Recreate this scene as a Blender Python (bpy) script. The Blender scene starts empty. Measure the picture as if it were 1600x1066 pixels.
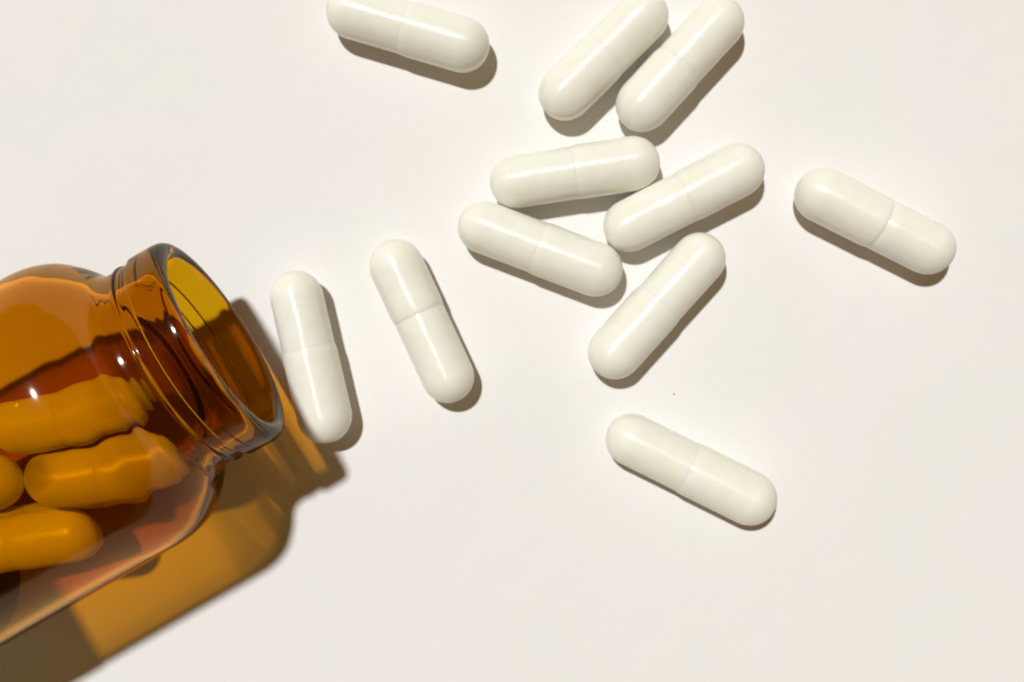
import bpy, bmesh, math, random
from mathutils import Vector, Matrix
random.seed(7)
S = bpy.context.scene
S.unit_settings.system = 'METRIC'
S.unit_settings.scale_length = 0.01          # 1 Blender unit = 1 cm
COL = S.collection

# ------------------------------------------------------------------ camera
D = 13.0                                     # height of the lens above the paper, cm
K = 120.0                                    # photograph pixels per cm on the paper
cam = bpy.data.cameras.new('camera')
cam.sensor_width = 36.0
cam.lens = 36.0 * D / (1600 / K)
cam.clip_start = 0.1
cam.clip_end = 2000
camo = bpy.data.objects.new('camera', cam)
camo.location = (0, 0, D)
COL.objects.link(camo)
S.camera = camo

# ------------------------------------------------------------------ world, sun, exposure
w = bpy.data.worlds.new('World')
S.world = w
w.use_nodes = True
bg = w.node_tree.nodes['Background']
bg.inputs['Color'].default_value = (1.0, 0.60, 0.17, 1)
bg.inputs['Strength'].default_value = 0.14
C_SH = (0.24, -0.350)                        # shadow offset per unit of height, scene x, y
sun = bpy.data.lights.new('sun', 'SUN')
sun.energy = 3.22
sun.angle = math.radians(3.0)
sun.color = (0.965, 0.985, 0.995)
suno = bpy.data.objects.new('sun', sun)
suno.rotation_euler = Vector((-C_SH[0], -C_SH[1], 1.0)).to_track_quat('Z', 'Y').to_euler()
suno.location = (-9, 10, 30)
COL.objects.link(suno)
S.view_settings.view_transform = 'Standard'
S.view_settings.look = 'None'
S.view_settings.exposure = 0
S.view_settings.gamma = 1
S.render.engine = 'CYCLES'
cy = S.cycles
cy.use_denoising = True
cy.max_bounces = 24
cy.transmission_bounces = 20
cy.glossy_bounces = 12
cy.transparent_max_bounces = 16
cy.caustics_refractive = True
cy.caustics_reflective = True
cy.blur_glossy = 0.3
cy.filter_width = 2.1
sun.cycles.is_caustics_light = True if hasattr(sun.cycles, 'is_caustics_light') else False

# ------------------------------------------------------------------ helpers
def px(x, y, z=0.0):
    """photograph pixel -> scene point at height z"""
    k = (D - z) / D / K
    return Vector(((x - 800) * k, (533 - y) * k, z))

def link(name, me, mat=None, parent=None):
    o = bpy.data.objects.new(name, me)
    if mat: me.materials.append(mat)
    COL.objects.link(o)
    if parent: o.parent = parent
    return o

def lathe(name, prof, n=128, closed=False, ends=False):
    """revolve (r, z) points about +Z"""
    verts, faces, ring = [], [], []
    for r, z in prof:
        if r < 1e-6:
            ring.append([len(verts)]); verts.append((0, 0, z))
        else:
            ring.append(list(range(len(verts), len(verts) + n)))
            verts += [(r * math.cos(2 * math.pi * k / n), r * math.sin(2 * math.pi * k / n), z) for k in range(n)]
    m = len(prof)
    for i in range(m if closed else m - 1):
        a, b = ring[i], ring[(i + 1) % m]
        for k in range(n):
            l = (k + 1) % n
            if len(a) == 1 and len(b) == 1: continue
            if len(a) == 1: faces.append((a[0], b[l], b[k]))
            elif len(b) == 1: faces.append((a[k], a[l], b[0]))
            else: faces.append((a[k], a[l], b[l], b[k]))
    me = bpy.data.meshes.new(name)
    me.from_pydata(verts, [], faces)
    bm = bmesh.new(); bm.from_mesh(me)
    bmesh.ops.recalc_face_normals(bm, faces=bm.faces)
    bm.to_mesh(me); bm.free()
    for p in me.polygons: p.use_smooth = True
    return me

def smooth_prof(pts, sub=6):
    """Catmull-Rom through (r, z) points"""
    out = []
    P = [pts[0]] + list(pts) + [pts[-1]]
    for i in range(1, len(P) - 2):
        p0, p1, p2, p3 = P[i - 1], P[i], P[i + 1], P[i + 2]
        for j in range(sub):
            t = j / sub
            out.append(tuple(0.5 * (2 * p1[c] + (p2[c] - p0[c]) * t + (2 * p0[c] - 5 * p1[c] + 4 * p2[c] - p3[c]) * t * t
                       + (3 * p1[c] - p0[c] - 3 * p2[c] + p3[c]) * t ** 3) for c in (0, 1)))
    out.append(pts[-1])
    return out

def mat(name):
    m = bpy.data.materials.new(name)
    m.use_nodes = True
    nt = m.node_tree
    return m, nt, nt.nodes['Principled BSDF'], nt.nodes, nt.links

# ------------------------------------------------------------------ materials
def mat_paper():
    m, nt, b, N, L = mat('white_paper')
    tc = N.new('ShaderNodeTexCoord')
    n1 = N.new('ShaderNodeTexNoise'); n1.inputs['Scale'].default_value = 0.5; n1.inputs['Detail'].default_value = 3
    L.new(tc.outputs['Object'], n1.inputs['Vector'])
    r = N.new('ShaderNodeValToRGB')
    r.color_ramp.elements[0].position = 0.3; r.color_ramp.elements[0].color = (0.825, 0.79, 0.775, 1)
    r.color_ramp.elements[1].position = 0.7; r.color_ramp.elements[1].color = (0.805, 0.80, 0.765, 1)
    L.new(n1.outputs['Fac'], r.inputs['Fac'])
    L.new(r.outputs['Color'], b.inputs['Base Color'])
    b.inputs['Roughness'].default_value = 0.75
    b.inputs['Specular IOR Level'].default_value = 0.25
    n2 = N.new('ShaderNodeTexNoise'); n2.inputs['Scale'].default_value = 30; n2.inputs['Detail'].default_value = 5
    n3 = N.new('ShaderNodeTexNoise'); n3.inputs['Scale'].default_value = 0.6; n3.inputs['Detail'].default_value = 2
    L.new(tc.outputs['Object'], n2.inputs['Vector']); L.new(tc.outputs['Object'], n3.inputs['Vector'])
    bu = N.new('ShaderNodeBump'); bu.inputs['Strength'].default_value = 0.35; bu.inputs['Distance'].default_value = 0.01
    bu2 = N.new('ShaderNodeBump'); bu2.inputs['Strength'].default_value = 0.35; bu2.inputs['Distance'].default_value = 0.06
    L.new(n2.outputs['Fac'], bu.inputs['Height']); L.new(n3.outputs['Fac'], bu2.inputs['Height'])
    L.new(bu.outputs['Normal'], bu2.inputs['Normal']); L.new(bu2.outputs['Normal'], b.inputs['Normal'])
    return m

def mat_capsule(name='white_gelatin', rough=0.3, aniso=0.78):
    m, nt, b, N, L = mat(name)
    tc = N.new('ShaderNodeTexCoord')
    n1 = N.new('ShaderNodeTexNoise'); n1.inputs['Scale'].default_value = 5; n1.inputs['Detail'].default_value = 4
    oi = N.new('ShaderNodeObjectInfo')
    ad = N.new('ShaderNodeVectorMath'); ad.operation = 'ADD'
    L.new(tc.outputs['Object'], ad.inputs[0]); L.new(oi.outputs['Location'], ad.inputs[1])
    L.new(ad.outputs[0], n1.inputs['Vector'])
    r = N.new('ShaderNodeValToRGB')
    r.color_ramp.elements[0].position = 0.35; r.color_ramp.elements[0].color = (0.875, 0.86, 0.735, 1)
    r.color_ramp.elements[1].position = 0.65; r.color_ramp.elements[1].color = (0.895, 0.885, 0.80, 1)
    L.new(n1.outputs['Fac'], r.inputs['Fac']); L.new(r.outputs['Color'], b.inputs['Base Color'])
    b.inputs['Subsurface Weight'].default_value = 0.45
    b.inputs['Subsurface Radius'].default_value = (1.0, 0.9, 0.5)
    b.inputs['Subsurface Scale'].default_value = 0.035
    b.inputs['Roughness'].default_value = rough
    b.inputs['IOR'].default_value = 1.5
    tg = N.new('ShaderNodeTangent'); tg.direction_type = 'RADIAL'; tg.axis = 'Z'
    L.new(tg.outputs[0], b.inputs['Tangent'])
    b.inputs['Anisotropic'].default_value = aniso
    b.inputs['Anisotropic Rotation'].default_value = 0.25
    n2 = N.new('ShaderNodeTexNoise'); n2.inputs['Scale'].default_value = 2.6; n2.inputs['Detail'].default_value = 3
    L.new(ad.outputs[0], n2.inputs['Vector'])
    bu = N.new('ShaderNodeBump'); bu.inputs['Strength'].default_value = 0.4; bu.inputs['Distance'].default_value = 0.03
    L.new(n2.outputs['Fac'], bu.inputs['Height']); L.new(bu.outputs['Normal'], b.inputs['Normal'])
    return m

AMBER = (0.86, 0.58, 0.12, 1)
def mat_glass():
    m, nt, b, N, L = mat('amber_glass')
    N.remove(b)
    out = N['Material Output']
    g = N.new('ShaderNodeBsdfRefraction')
    g.inputs['Color'].default_value = (0.87, 0.68, 0.08, 1)
    g.inputs['Roughness'].default_value = 0.035
    g.inputs['IOR'].default_value = 1.42
    # reflections: Fresnel scaled down and tinted warm, rougher outside to widen the glints
    gl = N.new('ShaderNodeBsdfGlossy')
    fr = N.new('ShaderNodeFresnel'); fr.inputs['IOR'].default_value = 1.45
    ge = N.new('ShaderNodeNewGeometry')
    q = N.new('ShaderNodeMath'); q.operation = 'MULTIPLY_ADD'; q.inputs[1].default_value = -0.02; q.inputs[2].default_value = 0.55
    r = N.new('ShaderNodeMath'); r.operation = 'MULTIPLY_ADD'; r.inputs[1].default_value = -0.07; r.inputs[2].default_value = 0.10
    p = N.new('ShaderNodeMath'); p.operation = 'MULTIPLY'
    L.new(ge.outputs['Backfacing'], q.inputs[0]); L.new(ge.outputs['Backfacing'], r.inputs[0])
    L.new(fr.outputs[0], p.inputs[0]); L.new(q.outputs[0], p.inputs[1])
    L.new(r.outputs[0], gl.inputs['Roughness'])
    tc = N.new('ShaderNodeMix'); tc.data_type = 'RGBA'; tc.blend_type = 'MULTIPLY'; tc.inputs['Factor'].default_value = 1
    tc.inputs['B'].default_value = (1.0, 0.92, 0.74, 1)
    L.new(p.outputs[0], tc.inputs['A']); L.new(tc.outputs['Result'], gl.inputs['Color'])
    ad = N.new('ShaderNodeAddShader')
    L.new(g.outputs[0], ad.inputs[0]); L.new(gl.outputs[0], ad.inputs[1])
    L.new(ad.outputs[0], out.inputs['Surface'])
    v = N.new('ShaderNodeVolumeAbsorption')
    v.inputs['Color'].default_value = (0.62, 0.36, 0.04, 1)
    v.inputs['Density'].default_value = 2.5
    L.new(v.outputs[0], out.inputs['Volume'])
    return m

M_PAPER, M_CAPS, M_GLASS = mat_paper(), mat_capsule(), mat_glass()
ml, _, b, _, _ = mat('label_paper')
b.inputs['Base Color'].default_value = (0.42, 0.39, 0.34, 1); b.inputs['Roughness'].default_value = 0.6
M_LABEL = ml
M_CAPS_IN = mat_capsule('matte_gelatin', 0.34, 0.0)  # same gelatin, rougher and without anisotropy, to remove the long highlight streaks

# ------------------------------------------------------------------ paper
def build_paper():
    n, half = 60, 40.0
    bm = bmesh.new()
    bmesh.ops.create_grid(bm, x_segments=n, y_segments=n, size=half)
    me = bpy.data.meshes.new('paper_surface'); bm.to_mesh(me); bm.free()
    o = link('paper_surface', me, M_PAPER)
    o['kind'] = 'structure'
    o.cycles.is_caustics_receiver = True
    return o
build_paper()

# ------------------------------------------------------------------ bottle
R = 1.75
A_OFF = -1.635
ANG = math.radians(29.9)
U = Vector((math.cos(ANG), math.sin(ANG), 0))            # towards the mouth (scene: y up)
Nn = Vector((math.sin(ANG), -math.cos(ANG), 0))          # towards lower right
S_FRONT = -2.776
def build_bottle():
    root = bpy.data.objects.new('medicine_bottle', None)
    COL.objects.link(root)
    root['label'] = 'open amber glass medicine bottle lying on its side with capsules inside'
    root['category'] = 'bottle'
    # profile: (radius, s) with s = distance back from the mouth
    outer = [(1.105, 0.0), (1.16, -0.004), (1.22, 0.012), (1.256, 0.05), (1.270, 0.11), (1.272, 0.20), (1.272, 0.36), (1.267, 0.385), (1.238, 0.40), (1.232, 0.42),
             (1.231, 0.48), (1.231, 0.535), (1.246, 0.548), (1.252, 0.565), (1.246, 0.582), (1.229, 0.595), (1.228, 0.65), (1.230, 0.71), (1.25, 0.79),
             (1.31, 0.87), (1.43, 0.955), (1.55, 1.07), (1.65, 1.20), (1.72, 1.38), (1.747, 1.56), (1.75, 1.8)]
    outer = smooth_prof(outer, 8) + [(R, 2.2 + 0.4 * i) for i in range(10)]
    base = smooth_prof([(R, 6.0), (1.745, 6.2), (1.70, 6.38), (1.58, 6.5), (1.4, 6.54), (1.2, 6.52), (0.8, 6.46), (0.4, 6.43)], 4) + [(0, 6.425)]
    inner_b = [(0, 6.22)] + smooth_prof([(0.4, 6.22), (0.9, 6.24), (1.25, 6.26), (1.48, 6.2), (1.62, 6.05), (1.668, 5.8)], 4)
    inner = inner_b + [(1.668, 5.4 - 0.4 * i) for i in range(8)] + \
        smooth_prof([(1.667, 2.1), (1.660, 1.82), (1.636, 1.6), (1.585, 1.42), (1.490, 1.26), (1.350, 1.10), (1.20, 0.97), (1.095, 0.86), (1.045, 0.74),
                     (1.035, 0.5), (1.035, 0.25), (1.04, 0.08), (1.06, 0.02)], 8)
    prof = [(r, -s) for r, s in outer + base + inner]
    me = lathe('glass', prof, n=256, closed=True)
    g = link('glass', me, M_GLASS, root)
    g.cycles.is_caustics_caster = True
    lab = [(R + 0.004, -4.02), (R + 0.016, -4.02), (R + 0.016, -5.75), (R + 0.004, -5.75)]
    lm = lathe('label', lab, n=160, closed=True)
    for p in lm.polygons: p.use_smooth = False
    link('label', lm, M_LABEL, root)
    # place: local +Z -> U
    X = Vector((0, 0, 1)); 
    Mx = Matrix((Nn, U.cross(Nn), U)).transposed().to_4x4()
    Mx.translation = U * S_FRONT + Nn * A_OFF + Vector((0, 0, R + 0.018))
    root.matrix_world = Mx
    return root
bottle = build_bottle()

# ------------------------------------------------------------------ capsules
def capsule_meshes(length, r, cap_frac, groove):
    """lathed about Z, centred; the cap half (wider shell) on +Z, the body half on -Z"""
    rb = r * 0.962
    xj = length / 2 - length * cap_frac       # where the cap's open edge lies
    n = 16
    def dome(rr, x_end, sgn):
        cx = x_end - sgn * rr * 1.03
        return [(rr * math.cos(t) ** 0.95, cx + sgn * rr * 1.03 * math.sin(t)) for t in [math.pi / 2 * k / n for k in range(n)]] + [(0, x_end)]
    body = [(0.0, xj + 0.15), (rb * 0.9, xj + 0.14), (rb, xj + 0.10), (rb - groove, xj + 0.015), (rb - groove, xj - 0.005), (rb, xj - 0.02)] + \
           [(rb, xj - (xj + length / 2 - rb) * t / 4) for t in (1, 2, 3)] + dome(rb, -length / 2, -1)
    dr = r - rb
    cap = [(rb - 0.006 - groove, xj - 0.025), (rb - groove, xj), (rb + 0.3 * dr, xj + 0.016), (rb + 0.65 * dr, xj + 0.045), (rb + 0.9 * dr, xj + 0.08), (r, xj + 0.13)] + \
          [(r, xj + (length / 2 - r - xj) * t / 4) for t in (1, 2, 3)] + dome(r, length / 2, 1)
    return lathe('capsule_body', body, 64), lathe('capsule_cap', cap, 64)

def capsule(c1, c2, label, cap_frac=0.5, z1=None, z2=None, r=0.347, inside=False, groove=0.0):
    """c1, c2: photograph pixels of the two end-dome centres; the wide cap is at c2"""
    z1 = r if z1 is None else z1
    z2 = r if z2 is None else z2
    a, b = px(*c1, z1), px(*c2, z2)
    ax = (b - a)
    length = ax.length + 2 * r
    root = bpy.data.objects.new('capsule', None)
    COL.objects.link(root)
    root['label'] = label; root['category'] = 'capsule'
    root['group'] = 'capsules inside the bottle' if inside else 'capsules spilled on the paper'
    mb, mc = capsule_meshes(length, r, cap_frac, groove)
    m = M_CAPS_IN if inside else M_CAPS
    for o in (link('capsule_body', mb, m, root), link('capsule_cap', mc, m, root)):
        o.cycles.is_caustics_receiver = True
    root.rotation_mode = 'QUATERNION'
    root.rotation_quaternion = ax.normalized().to_track_quat('Z', 'Y')
    root.location = (a + b) / 2
    return root

CAPS = [
 ((553, 20), (722, 70), 0.52, 0, 'white capsule cut by the top edge, alone on the left of the others'),
 ((1002, 28), (884, 145), 0.5, 0, 'cream capsule at the top, left one of the slanted parallel pair'),
 ((1120, 38), (1005, 163), 0.48, 0, 'white capsule at the top, right one of the slanted parallel pair'),
 ((808, 284), (988, 256), 0.51, 0.002, 'nearly level capsule directly below the slanted pair, topmost of the touching cluster'),
 ((985, 352), (1151, 267), 0.5, 0, 'capsule in the cluster rising to the right, between the level one and the steep one'),
 ((758, 356), (930, 421), 0.52, 0, 'leftmost capsule of the cluster, sloping down to the right with a long glossy streak'),
 ((1091, 406), (961, 550), 0.52, 0, 'steeply slanted capsule at the bottom of the cluster with a bright streak'),
 ((1448, 387), (1285, 305), 0.53, 0.005, 'capsule lying alone at the far right with its seam showing'),
 ((989, 688), (1170, 778), 0.53, 0, 'capsule lying alone nearest the bottom of the paper, below the cluster'),
 ((464, 466), (507, 650), 0.55, 0, 'upright capsule right beside the bottle mouth, its lower end in the amber shadow'),
 ((699, 587), (620, 417), 0.46, 0.003, 'upright tilted capsule with a faint seam, second from the bottle mouth'),
]
for c1, c2, f, g, l in CAPS:
    capsule(c1, c2, l, f, groove=g)
INS = [
 ((38, 662), (203, 627), 0.95, 1.0, 'uppermost capsule seen through the amber glass, end pointing into the neck'),
 ((-60, 762), (-5, 752), 0.75, 0.75, 'capsule inside the bottle with only its rounded end showing at the left edge'),
 ((93, 744), (255, 718), 1.3, 1.25, 'bright capsule in the middle of the heap inside the bottle, behind the shoulder'),
 ((-60, 862), (122, 832), 1.1, 1.05, 'lowest capsule inside the bottle, small glint on its rounded right end'),
 ((100, 748), (240, 726), 0.62, 0.6, 'hidden capsule inside the bottle under the bright middle one'),
 ((-80, 852), (70, 826), 0.45, 0.5, 'hidden capsule inside the bottle under the lowest visible one'),
]
for c1, c2, z1, z2, l in INS:
    capsule(c1, c2, l, 0.5, z1=z1, z2=z2, inside=True)

# a crumb of dust on the bare paper
bm = bmesh.new()
bmesh.ops.create_icosphere(bm, subdivisions=1, radius=0.014)
for v in bm.verts:
    v.co = Vector((v.co.x * random.uniform(0.8, 1.5), v.co.y * random.uniform(0.6, 1.1), v.co.z * 0.6))
me = bpy.data.meshes.new('dust_speck'); bm.to_mesh(me); bm.free()
ms, _, bs, _, _ = mat('brown_dust')
bs.inputs['Base Color'].default_value = (0.30, 0.22, 0.15, 1)
d = link('dust_speck', me, ms)
d.location = px(1053, 616, 0.007)
d['label'] = 'tiny brown speck of dust on the bare paper below the capsule cluster'
d['category'] = 'dust'
